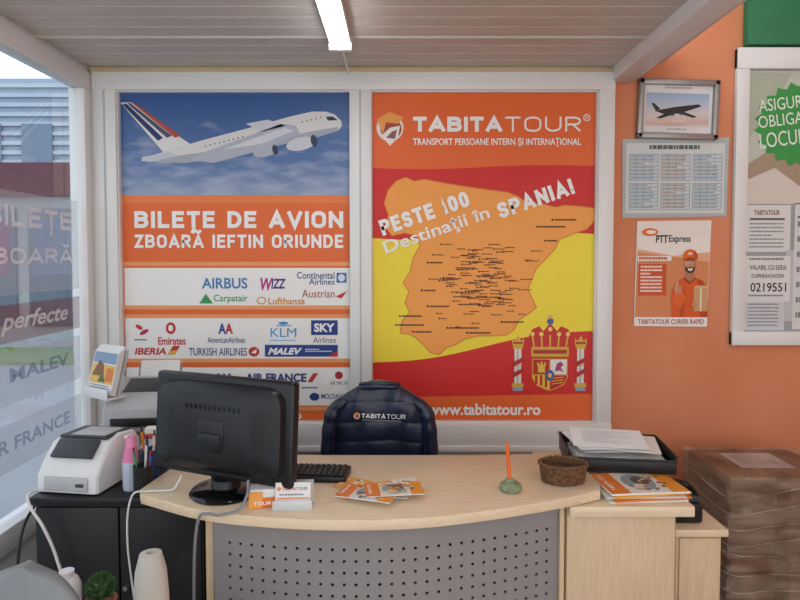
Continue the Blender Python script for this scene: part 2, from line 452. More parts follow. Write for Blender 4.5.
a.text('A', 216, 324, 224, 335, '35589B', 4, .04); a.text('A', 223, 324, 231, 335, 'C43A38', 4.4, .04); a.text('AmericanAirlines', 205, 338, 243, 344, '3A4D86', 4, .01)
a.ell(282, 324, 5, 1.6, '3798D2', 4); a.rect(275, 326, 290, 327, '3798D2', 4); a.text('KLM', 269, 329, 295, 338, '3798D2', 4, .0); a.scribble(268, 341, 297, 343, 1, '6AB0DA', l=3)
a.rect(310, 321, 337, 336, '23408A', 3); a.text('SKY', 313, 324, 334, 333, 'F2F2F2', 4, .04); a.text('Airlines', 312, 338, 335, 344, '555577', 4, 0)
a.text('IBERIA', 131, 349, 163, 356, 'C0392F', 4, .03, shear=.2); a.poly([(164,356),(170,347),(177,347),(172,356)], 'E7B43C', 4); a.poly([(167,352),(170,347),(177,347),(175,351)], 'C43A38', 5)
a.text('TURKISH AIRLINES', 186, 349, 245, 357, '334E7E', 4, .01); a.ell(252, 353, 5.5, 5, 'C43A38', 4); a.poly([(249,354),(255,350),(254,355)], WH, 5)
a.rect(263, 346, 337, 358, '28468E', 3); a.text('MALEV', 266, 349, 301, 356, 'F2F2F2', 4, .05, shear=.3); a.scribble(304, 350, 334, 354, 2, 'E5E8F2', l=4)
a.poly([(337,358),(337,352),(326,358)], 'C43A38', 4)
a.text('AIR FRANCE', 243, 375, 305, 384, '2D467F', 4, .04); a.poly([(306,384),(312,375),(317,375),(311,384)], 'C43A38', 4)
a.rect(321, 372, 349, 388, 'F7F6F4', 3); a.ell(338, 377, 4, 4, 'B23035', 4); a.text('AIR MALTA', 329, 383, 347, 387, '4A4A66', 4, 0)
a.text('cimber air', 133, 376, 168, 385, '4F6C9A', 4, .01); a.text('TAROM', 190, 375, 228, 384, '2C4B8A', 4, .04)
a.ell(313, 399, 5, 4, '2C4B8A', 4); a.text('MOLDAVIAN', 320, 396, 349, 401, '3A4D86', 4, .01); a.scribble(300, 389, 318, 392, 1, '2C4B8A', l=3)
a.text('bmi', 270, 393, 288, 402, '29417C', 4, .03); a.text('SWISS', 220, 394, 250, 402, 'C43A38', 4, .04); a.text('FINNAIR', 140, 394, 180, 402, '2C4B8A', 4, .03)
a.text('www.tabitatour.ro', 170, 413, 300, 422, WH, 4, .01)
b = MB(); b.merge(a, WALL(3.188)); b.done('airline_poster')

# ------------------------------------------------------------ RIGHT POSTER
a = Art(400, 257, k)
a.rect(371, 92, 598, 426, 'E86A30', 0)
def wave(x0, x1, ya, yb, amp=4): return [(x0+(x1-x0)*i/16, ya+(yb-ya)*i/16+amp*math.sin(i/16*6.28)) for i in range(17)]
RED = 'D22B28'; YEL = 'F3DC3C'
top = wave(372, 597, 168, 166, 1.5); a.poly(top+[(597, 396), (372, 400)], RED, 1)
y1 = wave(372, 597, 238, 234, 3); y2 = wave(372, 597, 364, 332, 4); a.poly(y1+y2[::-1], YEL, 2)
sp = [(388,214),(384,203),(388,190),(396,181),(406,177),(414,181),(424,179),(445,183),(470,187),(492,190),(508,192),(520,197),(528,203),(541,203),(556,207),(566,205),(580,206),(597,208),(597,219),(588,229),(574,234),(561,239),(556,249),(547,259),(538,268),(533,279),(529,290),(534,300),(538,308),(529,315),(520,321),(516,330),(508,336),(492,337),(480,337),(466,340),(456,346),(447,349),(440,356),(431,354),(424,346),(415,338),(408,335),(400,334),(402,322),(410,313),(405,303),(409,292),(403,283),(410,272),(413,258),(420,246),(417,236),(404,233),(392,236),(386,228)]
a.poly(sp, 'F4A24B', 3)
for i in range(len(sp)):
    p, q = sp[i], sp[(i+1) % len(sp)]
    if abs(p[0]-597) > 1 or abs(q[0]-597) > 1: a.line(*p, *q, .8, 'D2772A', 4)
for i in range(130):
    x = random.gauss(482, 26); y = random.gauss(280, 24)
    if not (425 < x < 545 and 240 < y < 330) or (x > 530 and y > 262): continue
    w = random.uniform(5, 11); a.scribble(x, y, x+w, y+1.2, 1, '7A4420', .8, 5+i*.008, 1); a.ell(x-1.5, y+.5, .9, .9, '3A2015', 5+i*.008, 8)
for i in range(34):
    x = random.uniform(455, 512); y = random.choice([248, 255, 262, 268, 275, 282, 290, 297, 305, 312])+random.uniform(-1, 1)
    w = random.uniform(7, 12); a.rect(x, y, x+w, y+.8, '5A3014', 6.1+i*.02)
for x, y, w in ((402,316,20),(398,325,26),(415,332,28),(450,328,30),(470,333,22),(505,322,20),(540,226,26),(555,219,22),(548,240,10),(430,262,16),(424,290,18),(430,306,20)):
    a.scribble(x, y, x+w, y+1.8, 1, '402410', .8, 7, 1); a.ell(x-2, y+.6, 1.1, 1.1, '2A1A10', 7, 8)
a.ell(390, 128, 13.5, 13.5, 'E9E4DF', 3); a.ell(391, 129, 10.5, 10.5, 'A9442A', 4); a.poly([(377,120),(389,112),(404,118),(398,124),(386,123),(383,134)], 'F0A04E', 5)
a.poly([(381,136),(390,128),(400,126),(398,138),(390,146)], 'EFEAE6', 6); a.poly([(386,138),(392,132),(397,130),(395,139)], '8A5C50', 7)
a.stext('TABITA', 413, 117, 502, 132, WH, 4, .26, gap=.10); a.stext('TOUR', 505, 117, 581, 132, WH, 4, .13, gap=.16)
a.ell(586.5, 118, 3.6, 3.6, WH, 4, 18); a.ell(586.5, 118, 2.7, 2.7, 'E86A30', 5, 18); a.text('R', 585.3, 116.2, 588, 119.8, WH, 6)
a.text('TRANSPORT PERSOANE INTERN ŞI INTERNAŢIONAL', 413, 138, 581, 147, WH, 4, .02)
a.stext('PESTE 100', 383, 220, 476, 236, WH, 9, .235, rot=19)
a.text('Destinaţii în', 387, 241, 498, 257, WH, 9, .015, rot=19)
a.stext('SPANIA!', 501, 203, 580, 219, WH, 9, .24, rot=19)
def pillar(cx):
    a.rect(cx-3.5, 350, cx+3.5, 385, 'E4E0DA', 5); a.rect(cx-1.2, 350, cx+.6, 385, 'BDB6AE', 6)
    a.rect(cx-6, 385, cx+6, 389, 'D9AC45', 5); a.rect(cx-5, 389, cx+5, 393, '8FA6C4', 5)
    a.rect(cx-5, 346, cx+5, 350, 'D9AC45', 5)
    a.poly([(cx-6,346),(cx-6,339),(cx-3,342),(cx,336),(cx+3,342),(cx+6,339),(cx+6,346)], 'D9AC45', 5); a.rect(cx-5, 343, cx+5, 345, 'B23A2A', 6)
    a.poly([(cx-6,364),(cx+6,358),(cx+7,362),(cx-5,369)], 'B5302B', 7); a.poly([(cx-6,375),(cx+6,369),(cx+7,373),(cx-5,380)], 'B5302B', 7); a.rect(cx-1,366,cx+3,367.5,'E8C65A',8)
pillar(519.5); pillar(583)
a.poly([(534,360),(570,360),(570,380),(566,387),(558,391),(552,393),(546,391),(538,387),(534,380)], 'D9AC45', 4)
a.rect(535, 361, 551.5, 376, 'C22D28', 5); a.rect(552.5, 361, 569, 376, 'ECE7E2', 5)
a.poly([(535,377),(551.5,377),(551.5,392),(545,389.5),(538,385.5),(535,380)], 'E9C440', 5)
a.poly([(552.5,377),(569,377),(569,380),(566,385.5),(559,389.5),(552.5,392)], 'C22D28', 5)
a.rect(540, 366, 547, 374, 'E3BD4B', 6); a.rect(539, 364, 541, 367, 'E3BD4B', 6.3); a.rect(546, 364, 548, 367, 'E3BD4B', 6.3); a.rect(542.5, 363, 544.5, 367, 'E3BD4B', 6.3)
a.poly([(557,373),(559,365),(563,363),(566,366),(563,369),(566,374),(562,372)], 'A8407A', 6)
for i in range(3): a.rect(537+i*5, 377, 539.5+i*5, 386+i*1.5, 'C22D28', 6)
for i in range(3): a.line(554, 380+i*3, 566, 379+i*2.5, .8, 'E3BD4B', 6)
a.ell(552, 377, 4.5, 5.5, '3C5FA0', 7); a.ell(552, 377, 2, 2.5, 'E3BD4B', 8)
a.rect(533, 348, 571, 358, 'D9AC45', 5.4); a.rect(535, 351, 569, 355, 'B23A2A', 6)
a.poly([(533,348),(530,338),(534,330),(541,327),(545,332),(552,324),(559,332),(563,327),(570,330),(574,338),(571,348)], 'C9322A', 5)
for i, x in enumerate((534, 543, 552, 561, 570)): a.ell(x, 335 if x != 552 else 330, 2.2, 2.2, 'F0D070', 6.5, 12); a.line(x, 336, 552+(x-552)*.9, 348, 1.6, 'E0B34A', 6)
a.ell(552, 322, 3.4, 3.4, '3C5FA0', 6, 14); a.rect(551.2, 315, 552.8, 320, 'E0B34A', 6.5); a.rect(549.5, 316.4, 554.5, 317.8, 'E0B34A', 7)
a.text('www.tabitatour.ro', 428, 406, 543, 418, WH, 4, .03)
b = MB(); b.merge(a, WALL(3.188)); b.done('destination_map_poster')

# ------------------------------------------------------------ things on the orange wall
b = MB(); SILV = mat('brushed_silver', '9E9A97', .35, metal=.5)
T = TR((WX(677), 3.195, WZ(110)), ry=1.6)
w, h, d = .212, .155, .03
for x0, x1, z0, z1 in ((-w, w, h-.03, h), (-w, w, -h, -h+.03), (-w, -w+.03, -h, h), (w-.03, w, -h, h)):
    b.box(x0, x1, -d, 0, z0, z1, SILV, .006, T)
b.box(-w+.01, w-.01, -.008, 0, -h+.01, h-.01, PAPER, 0, T)
a = Art(0, 0, 1)
sunset = sky_print('printed_sky_photo_small', [(0, 'C99A80'), (.35, 'D9CCC8'), (.7, 'A9BCD3'), (1, '8CA6C6')], 'E2DEDC', .06, .27, 30, .0)
a.rect(-.165, -.085, .165, .085, sunset, 1); a.poly([(-.12,.01),(-.02,-.012),(.11,-.03),(.125,-.02),(.02,.018),(-.06,.03)], '2E2A30', 2)
a.poly([(-.04,.01),(-.11,.045),(-.09,.05),(.01,.015)], '2E2A30', 3); a.poly([(0,.0),(.10,.035),(.085,.042),(-.01,.015)], '2E2A30', 4); a.poly([(-.115,.01),(-.14,-.03),(-.125,-.03),(-.09,.0)], '2E2A30', 3)
a.ell(.02, .022, .014, .006, '4A4650', 5); a.ell(-.03, .028, .014, .006, '4A4650', 5)
a.text('LIVE YOUR ADVENTURE', -.07, -.118, .07, -.108, '6A6A72', 2); a.text('FLY WITH US', -.05, .098, .05, .108, '6A6A72', 2)
b.merge(a, T @ TR((0, -.009, 0)) @ Matrix.Rotation(math.radians(90), 4, 'X')); b.done('framed_aircraft_picture')
a = Art(400, 257, k); a.poly([(623,139),(730,137),(729,216),(624,218)], 'B3BABB', 0); a.rect(627, 143, 726, 213, 'D3D8D6', 1)
a.scribble(650, 145, 706, 150, 1, '5A6A66', .8, 3)
for r in range(2):
    for c in range(3):
        x0_, y0_ = 630+c*32, 154+r*29
        for q in range(8): a.rect(x0_, y0_+q*3.7, x0_+29, y0_+q*3.7+.6, '7FA3BC', 3)
        for q in range(5): a.rect(x0_+q*7.2, y0_, x0_+q*7.2+.5, y0_+26, '7FA3BC', 3.5)
        a.scribble(x0_+1.5, y0_+1.3, x0_+28, y0_+27, 7, '8A9CA6' if c != 1 else 'B08A6C', .35)
b = MB(); b.merge(a, WALL(3.194)); b.done('laminated_calendar')
a = Art(400, 257, k)
a.poly([(639,221),(714,220),(711,328),(637,327)], 'ECE4DC', 0)
a.poly([(640,240),(713,240),(711,318),(638,318)], 'E6B089', 1); a.poly([(640,252),(712,262),(711,318),(638,318)], 'D98A5A', 2)
a.poly([(640,236),(713,236),(713,252),(676,256),(640,249)], 'F0E8E0', 3)
a.ell(652, 232, 8, 4, 'E86C1E', 4); a.ell(653, 232, 5, 2, 'F6E9DC', 5); a.text('PTT', 658, 235, 670, 243, '37333A', 5, .03); a.text('Express', 671, 235, 693, 244, '37333A', 5, .02)
a.rect(640, 256, 674, 261, 'F4F0EA', 4); a.scribble(641, 257, 673, 260, 1, 'C35A24', .9, 5)
a.rect(641, 264, 669, 296, 'CF5524', 4); a.scribble(643, 266, 667, 294, 8, 'F5E8DC', .5, 5)
# printed courier: torso with folds, neck, shaded face, smile, cap, thumb-up fist, parcel
a.poly([(675,318),(674,300),(675,290),(679,282),(686,278),(692,280),(699,278),(706,281),(711,289),(711.5,318)], 'DC5C22', 5)
a.poly([(700,279),(706,281),(711,289),(711.5,318),(704,318),(703,296)], 'B94617', 5.5); a.poly([(684,300),(688,284),(689,300),(687,318),(683,318)], 'C6501C', 5.5)
a.poly([(686,279),(692.5,285),(699,279),(698,277),(692.5,281),(687.5,277)], 'A83C14', 6)
a.poly([(688.5,270),(697,270),(697.5,278),(692.8,282),(688,278)], 'B57A5A', 6.4)
a.ell(692.8, 264.5, 5.6, 8, 'D09A78', 7); a.poly([(694,257),(698,259),(698.4,266),(696,271.5),(693,272.5),(695.5,266)], 'B97E5E', 7.4)
a.ell(687, 265, 1, 1.8, 'C08A68', 6.8, 10); a.ell(698.6, 265, 1, 1.8, 'B07A5A', 6.8, 10)
a.poly([(687.4,265.5),(688.4,267.6),(690.2,267.4),(692.8,266.9),(695.4,267.4),(697.2,267.6),(698.2,265.5),(697.4,270.6),(695,273),(692.8,273.6),(690.6,273),(688.2,270.6)], '4E3528', 8)
a.poly([(690,268.6),(695.6,268.6),(694.6,270.6),(692.8,271.1),(691,270.6)], 'F4ECE4', 9)
a.poly([(692.3,262.5),(693.3,262.5),(694,266),(691.6,266)], 'B87C5C', 8)
for x in (690.2, 695.4): a.ell(x, 262.6, 1.1, .7, 'F0E6DE', 8, 10); a.ell(x, 262.6, .5, .6, '2A1E1A', 9, 8); a.line(x-1.5, 260.9, x+1.5, 260.7, .6, '3A271E', 9)
a.poly([(685.6,259.6),(685.4,254),(688,250.4),(692.6,249),(697.4,250.6),(700,254.6),(699.8,259.4),(692.6,257.4)], 'E56A22', 9.3); a.poly([(696,250.2),(700,254.6),(699.8,259.4),(697,258.6)], 'BC4C18', 9.6)
a.poly([(684.6,260),(692,257),(700.4,259.4),(692.4,260.8)], 'A84214', 10); a.ell(692.4, 253.6, 2.4, 1.4, 'F4D6C0', 10, 12)
a.rect(697, 288, 711, 312, 'CFA06E', 7); a.poly([(697,288),(699,286),(712,286),(711,288)], 'DDB586', 7); a.rect(703, 288, 705, 312, 'E9D8B8', 8); a.poly([(695.5,303),(701,302),(702,305),(700,308),(695.5,307)], 'CC9474', 9)
a.poly([(675,298),(679,291),(686,292),(689,299),(684,308),(677,307)], 'E46624', 7); a.poly([(677,286),(683.6,285.6),(685,289),(684,293.6),(678,294)], 'CC9474', 8)
for i in range(3): a.line(679.6, 287.8+i*2, 684.6, 287.8+i*2, .4, 'A06C50', 9)
a.poly([(678.2,286.4),(678.6,281),(679.8,279.6),(681,281),(681.2,286.4)], 'D09A78', 9)
a.rect(638, 318, 711.3, 327, 'F2EEEA', 4); a.text('TABITATOUR CURIER RAPID', 641, 320, 708, 325, 'A8452A', 5, .02)
b = MB(); b.merge(a, WALL(3.194)); b.done('courier_flyer')

# ------------------------------------------------------------ right window
b = MB()
def rf(x0, y0, x1, y1, Yf=3.14): b.box(WX(x0), WX(x1), Yf, 3.199, WZ(y1), WZ(y0), WHITE, .006)
rf(734, 50, 747, 346, 3.165); rf(734, 50, 900, 71, 3.16); rf(734, 332, 900, 346, 3.16); rf(886, 70, 900, 333)
b.box(WX(746), WX(886), 3.185, 3.195, WZ(332), WZ(71), mat('tinted_backing', 'A9AEB0', .25))
a = Art(400, 257, k)
a.rect(747, 72, 886, 200, 'C0C7B8', 1); a.poly([(747,165),(770,150),(800,160),(886,150),(886,200),(747,200)], 'A8967F', 2)
a.poly([(747,74),(790,74),(770,110),(747,140)], 'AEB8A4', 2)
a.poly([(747,180),(775,168),(800,186),(850,182),(886,190),(886,204),(747,204)], 'D8CFC6', 3)
pts = []
for i in range(44):
    r = 50 if i % 2 else 44; an = 6.283*i/44; pts.append((803+r*math.cos(an), 125+r*.86*math.sin(an)))
a.poly(pts, '3E9A4E', 4)
a.text('ASIGURARE', 758, 101, 824, 113, 'E8EFE4', 6, .0, rot=7); a.text('OBLIGATORIE', 758, 117, 838, 129, 'E8EFE4', 6, .0, rot=7); a.text('LOCUINTE', 760, 134, 828, 149, 'E8EFE4', 6, .0, rot=7)
for i, r in enumerate(((747, 205, 792, 252), (745, 256, 793, 302), (739, 299, 788, 331), (796, 203, 845, 330), (788, 250, 796, 322))):
    x0 = max(r[0], 748); a.rect(x0, r[1], r[2], r[3], ('DEDFDD', 'E2E2E0', 'CFD4D8', 'DADBDA', 'C3C7CA')[i], 3+(i == 1)*.8+(i == 4)*.3)
    if i in (0, 2, 3): a.scribble(x0+3, r[1]+(18 if i != 2 else 5), r[2]-3, r[3]-2, 7, '858A90', .35, 4.4)
    if i in (0, 3): a.text('TABITATOUR', x0+7, r[1]+5, x0+33, r[1]+10, '7A4A4A', 4.4, .02); a.rect(x0+3, r[1]+13, r[2]-6, r[1]+15, '5A6068', 4.4)
a.scribble(751, 258, 790, 262, 1, '858A90', .5, 6); a.scribble(751, 295, 790, 299, 1, '858A90', .4, 6)
a.text('VALABIL CU SERIA', 752, 265, 789, 270, '33363C', 6)
a.text('DUMNEAVOASTRA', 754, 274, 787, 278, '33363C', 6); a.text('0219551', 753, 283, 789, 292, '33363C', 6, .01)
b.merge(a, WALL(3.183)); b.done('window_3')
b = MB(); b.box(WX(742), WX(905), 3.15, 3.2, WZ(48), WZ(-60), mat('green_panel', '2A7A50', .5), .004); b.done('green_sign_panel')

# ------------------------------------------------------------ ceiling lamp and added fill lamps
TUBE = mat('fluorescent_tube', 'F6FAFF', .4, emit=14, var=0)
def ceil_lamp(x, y0, y1, z=2.48):
    b = MB(); b.box(x-.048, x+.048, y0, y1, z-.035, z-.001, WHITE, .004)
    b.box(x-.052, x+.052, y0-.02, y0+.01, z-.066, z-.001, WHITE, .006); b.box(x-.052, x+.052, y1-.01, y1+.02, z-.066, z-.001, WHITE, .006)
    pts = [(x+.043*math.cos(t), z-.035-.028*math.sin(t)) for t in [math.pi*i/12 for i in range(13)]]
    b.loft([[Vector((p[0], yy, p[1])) for p in pts] for yy in (y0+.012, y1-.012)], TUBE)
    return b
b = ceil_lamp(-.265, 1.45, 2.70); b.tube([(-.265, 2.7, 2.462), (-.268, 2.9, 2.464), (-.268, 3.12, 2.464), (-.268, 3.128, 2.44)], .006, WHITE)
b.done('ceiling_lamp')
b = ceil_lamp(-.265, -.9, .3); b.done('added_fill_lamp_rear')  # unseen lamp added behind the camera as front fill
b = ceil_lamp(2.2, .2, 1.6, 3.40); b.done('added_fill_lamp_hall')  # another added lamp, out of view on the hall side, brightens the room

# ------------------------------------------------------------ reception desk
front = spline([(-.82,1.87,0),(-.57,1.745,0),(-.28,1.69,0),(0,1.69,0),(.233,1.74,0),(.49,1.83,0),(.645,1.905,0)], 8)
fp = [(p.x, p.y) for p in front]
desk = bpy.data.objects.new('reception_desk', None); scene.collection.objects.link(desk)
b = MB()
outline = fp + [(.66, 1.95), (.655, 2.22), (.62, 2.27), (.3, 2.25), (-.3, 2.25), (-.74, 2.27), (-.80, 2.22), (-.84, 1.91)]
b.prism(outline, .718, .75, WOOD, .004); b.done('desk_top', parent=desk)
def fy(x):
    for i in range(len(fp)-1):
        if fp[i][0] <= x <= fp[i+1][0]:
            t = (x-fp[i][0])/(fp[i+1][0]-fp[i][0]); return fp[i][1]*(1-t)+fp[i+1][1]*t
    return fp[-1][1]
b = MB()
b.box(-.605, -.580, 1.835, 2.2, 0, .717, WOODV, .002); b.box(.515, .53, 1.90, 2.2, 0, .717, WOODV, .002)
b.done('side_panels', parent=desk)
b = MB(); c = .0355; nx = 31; nz = 18; x0 = -.575; z0 = .04
def sp_(x, z, off=.075): return (x, fy(x)+off, z)
vs = []; fs = []
for i in range(nx):
    for j in range(nz):
        cx = x0+(i+.5)*c; cz = z0+(j+.5)*c; o = len(vs)
        hole = 0 < i < nx-1 and j < nz-1
        for q in ((-1,-1),(0,-1),(1,-1),(1,0),(1,1),(0,1),(-1,1),(-1,0)): vs.append(sp_(cx+q[0]*c/2, cz+q[1]*c/2))
        if not hole: fs.append([o+t for t in range(8)]); continue
        for t in range(8):
            an = math.radians(-135+45*t); vs.append(sp_(cx+.0052*math.cos(an), cz+.0052*math.sin(an)))
        for t in range(8): fs.append([o+t, o+(t+1) % 8, o+8+(t+1) % 8, o+8+t])
        for t in range(8):
            an = math.radians(-135+45*t); vs.append(sp_(cx+.0052*math.cos(an), cz+.0052*math.sin(an), .081))
        for t in range(8): fs.append([o+8+t, o+8+(t+1) % 8, o+16+(t+1) % 8, o+16+t])
b.raw(vs, fs, PERF)
b.raw([sp_(x0+i*c*nx/30, zz_) for i in range(31) for zz_ in (z0+nz*c, .717)], [[2*i, 2*i+2, 2*i+3, 2*i+1] for i in range(30)], PERF)
b.done('perforated_panel', 60, parent=desk)
b = MB(); vs = []; fs = []
for i in range(25):
    x = -.575+i*1.08/24; vs += [(x, fy(x)+.10, .03), (x, fy(x)+.10, .715)]
fs = [[2*i, 2*i+2, 2*i+3, 2*i+1] for i in range(24)]
b.raw(vs, fs, mat('desk_inner_panel', '3B3A40', .6)); b.done('modesty_backing', parent=desk)

# side cabinet (right)
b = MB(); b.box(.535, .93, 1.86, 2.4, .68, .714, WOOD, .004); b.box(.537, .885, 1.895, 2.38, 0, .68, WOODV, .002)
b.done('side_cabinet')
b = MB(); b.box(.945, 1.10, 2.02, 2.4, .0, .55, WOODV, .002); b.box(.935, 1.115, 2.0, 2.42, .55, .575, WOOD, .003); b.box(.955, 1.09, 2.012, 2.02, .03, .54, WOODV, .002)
b.done('drawer_pedestal')
b = MB()
b.box(.94, 1.05, 2.04, 2.16, .577, .65, BLACK, .012); b.box(.95, 1.04, 2.05, 2.15, .645, .672, DGREY, .01, TR()); b.cyl((.985, 2.1, .665), .02, .02, BLACK, bev=.003)
b.tube([(.945, 2.06, .665), (.95, 2.08, .70), (.98, 2.1, .705), (1.02, 2.1, .69), (1.035, 2.06, .665)], .01, BLACK)
b.done('black_handbag')

# black cabinet (left)
b = MB(); b.box(-1.235, -.64, 1.96, 2.85, .675, .70, BLACKWOOD, .003); b.box(-1.22, -.66, 1.98, 2.83, .04, .675, BLACKWOOD, .002)
b.box(-1.215, -.94, 1.968, 1.98, .06, .665, BLACKWOOD, .002); b.box(-.934, -.665, 1.968, 1.98, .06, .665, BLACKWOOD, .002)
for x in (-.962, -.912): b.cyl((0, 0, 0), .008, .02, METAL, T=TR((x, 1.968, .4), rx=90), seg=16)
b.box(-1.21, -.67, 2.0, 2.8, 0, .04, BLACKWOOD); b.done('black_cabinet')

# label printer (white)
T = TR((-1.105, 2.12, .701), rz=-8) @ Matrix.Diagonal((.90, 1, 1, 1))
b = MB()
side = [(-.13, 0), (.13, 0), (.13, .12), (.10, .155), (.02, .165), (-.05, .15), (-.10, .10), (-.13, .055)]
rings = []
for x, s in ((-.125, .93), (-.118, .985), (-.105, 1), (.105, 1), (.118, .985), (.125, .93)):
    rings.append([Vector((x, y*s, .005+z*s)) for y, z in side])
b.loft(rings, WPL, T)
b.box(-.09, .09, -.125, -.06, .0, .05, LGREY, .006, T @ TR((0, -.012, .01)))
b.box(-.085, .085, -.035, .035, .0, .012, DGREY, .003, T @ TR((0, -.075, .135), rx=42))
b.box(-.10, .10, -.04, .10, .0, .012, DGREY, .004, T @ TR((0, 0, .160), rx=-2))
b.box(-.06, .085, -.03, .08, .011, .014, LGREY, .001, T @ TR((0, 0, .160), rx=-2))
b.box(.045, .075, -.142, -.13, .03, .04, DGREY, .001, T); b.done('label_printer')

# laser printer (grey): angular body, sloped control deck, rear feed and slots
T = TR((-1.095, 2.62, .701), rz=6) @ Matrix.Diagonal((.87, 1, 1, 1))
b = MB()
side = [(-.17, 0), (.16, 0), (.16, .24), (.05, .262), (-.09, .215), (-.15, .19), (-.17, .165)]
rings = []
for x, s in ((-.165, .97), (-.158, 1), (.158, 1), (.165, .97)): rings.append([Vector((x, y*s, .004+z*s)) for y, z in side])
b.loft(rings, LGREY, T)
b.box(-.14, .14, -.176, -.165, .015, .075, MGREY, .003, T); b.box(-.13, .13, -.176, -.168, .10, .135, BLACK, .002, T); b.box(-.125, .125, -.23, -.165, .094, .099, MGREY, .001, T)
b.box(-.11, .11, -.06, .06, .0, .006, DGREY, .002, T @ TR((0, -.02, .238), rx=18)); b.box(.125, .155, -.05, .05, .0, .004, MGREY, .001, T @ TR((0, -.05, .233), rx=18))
b.box(-.165, -.161, -.10, .10, .06, .10, DGREY, .001, T); b.box(.163, .168, -.12, .12, .05, .16, MGREY, .002, T)
b.box(-.11, .11, -.002, .002, 0, .07, MGREY, .001, T @ TR((0, .13, .235), rx=-20)); b.box(-.10, .10, -.001, .001, .01, .09, PAPER, 0, T @ TR((0, .125, .235), rx=-20))
b.done('laser_printer')

# brochure stand on printer
T = TR((-1.235, 2.50, .925), rz=-32) @ Matrix.Scale(1.2, 4)
b = MB(); b.box(-.075, .075, 0, .004, 0, .16, mat('acrylic', 'CFD6DA', .1, trans=.4), 0, T @ TR(rx=-14)); b.box(-.075, .075, -.04, .03, -.008, -.002, WPL, .001, T); b.box(-.075, .075, -.044, -.04, -.004, .03, WPL, .001, T)
for i in range(5): b.box(-.07, .07, -.012-i*.004, -.009-i*.004, 0, .17-i*.006, PAPER, 0, T @ TR(rx=-14))
a = Art(0, 0, 1, .0004); a.rect(-.07, -.146, .07, 0, 'DCE1E4', 1); a.rect(-.066, -.142, .066, -.105, '7E98B4', 2); a.rect(-.066, -.10, .066, -.035, 'E0B45C', 2); a.rect(.02, -.09, .06, -.045, 'D87A3A', 3); a.scribble(-.06, -.030, .06, -.004, 3, '888C92', .4, 2)
a.poly([(-.06,-.06),(-.03,-.115),(.0,-.10),(.01,-.06)], '8A5A3C', 3); a.poly([(-.02,-.04),(.0,-.075),(.025,-.04)], '4B6E4A', 4)
b.merge(a, T @ TR(rx=-14) @ TR((0, -.0285, 0)) @ Matrix.Rotation(math.radians(90), 4, 'X')); b.done('brochure_stand')

# sanitiser bottle (pink) and pen cup
b = MB(); b.lathe((-.925, 2.04, .701), [(0, 0), (.026, 0), (.029, .01), (.029, .10), (.02, .125), (.012, .13), (.012, .14), (0, .14)], mat('translucent_blue', 'B9C4D2', .2), 28)
b.cyl((-.925, 2.04, .80), .0295, .05, mat('pink_label', 'E07FA8', .5), r2=.018); b.cyl((-.925, 2.04, .845), .018, .045, mat('pink_cap', 'E58DB4', .4), r2=.015, bev=.003)
b.box(-.93, -.92, 2.0, 2.04, .888, .896, WPL, .003); b.done('sanitiser_bottle')
b = MB()
b.lathe((-.865, 1.995, .701), [(0, 0), (.030, 0), (.032, .1), (.029, .1), (.027, .006), (0, .006)], BLACK, 32)
b.lathe((-.885, 2.10, .701), [(0, 0), (.030, 0), (.032, .12), (.029, .12), (.027, .006), (0, .006)], mat('blue_cup', '34507E', .4), 32)
for i, c in enumerate(['2B4F9A', 'B23434', 'D9D6CF', '262626', '3C8A5A', 'E28A2E', '4D6EB8', 'EFEFEF', '202226', '8A4AA0']):
    an = i*.8; cx, cy = (-.865, 1.995) if i < 5 else (-.885, 2.10)
    p0 = (cx+.010*math.cos(an), cy+.010*math.sin(an), .712); p1 = (cx+.029*math.cos(an), cy+.029*math.sin(an), (.83 if i < 5 else .86)+.014*(i % 3))
    b.tube([p0, p1], .0045, P(c)); b.tube([p1, tuple(p1[t]+(p1[t]-p0[t])*.12 for t in range(3))], .003, BLACK)
b.done('pen_cup')
b = MB(); T = TR((-.94, 2.27, .701), rz=8); b.box(-.045, .045, -.03, .03, 0, .09, P('DADCE0'), .004, T); b.box(-.046, .046, -.031, .031, .03, .06, P('4F78B0'), .001, T); b.box(-.03, .03, -.02, .02, .09, .15, P('E8E6DF'), .003, T); b.box(-.03, .03, -.021, .021, .11, .13, P('C65A60'), .001, T)
b.done('toner_boxes')

# ------------------------------------------------------------ monitor (seen from behind)
mon = bpy.data.objects.new('computer_monitor', None); scene.collection.objects.link(mon)
T = TR((-.56, 1.875, .965), rz=-22, rx=-4)
b = MB(); b.box(-.265, .265, -.012, .026, -.16, .16, BLACK, .012, T, 3)
b.done('bezel', parent=mon)
b = MB(); rings = []
for d, sx, sz in ((.0, .240, .140), (.02, .233, .133), (.035, .19, .11), (.045, .15, .085)):
    n = 40; rg = []
    for i in range(n):
        an = 2*math.pi*i/n; ca, sa = math.cos(an), math.sin(an); e = .28
        rg.append(Vector((sx*math.copysign(abs(ca)**e, ca), -.012-d, sz*math.copysign(abs(sa)**e, sa))))
    rings.append(rg)
b.loft(rings, BLACK, T); 
for i in range(12): b.box(-.10+i*.018, -.092+i*.018, -.058, -.03, .060, .075, GLOSSB, 0, T)
b.box(-.05, .05, -.060, -.05, -.06, .03, BLACK, .005, T); b.done('rear_shell', parent=mon)
b = MB(); b.box(-.25, .25, .0262, .0272, -.14, .147, GLOSSB, 0, T); b.done('screen', parent=mon)
b = MB(); b.lathe((-.555, 1.89, .751), [(0, 0), (.11, 0), (.113, .006), (.105, .014), (.05, .022), (0, .022)], GLOSSB, 48)
b.box(-.045, .045, -.015, .02, 0, .20, BLACK, .008, TR((-.56, 1.89, .765), rz=-22)); b.cyl((-.555, 1.89, .765), .05, .03, BLACK, r2=.04)
b.box(-.045, .045, -.065, .01, -.03, .03, BLACK, .008, TR((-.565, 1.875, .93), rz=-22)); b.done('stand', parent=mon)
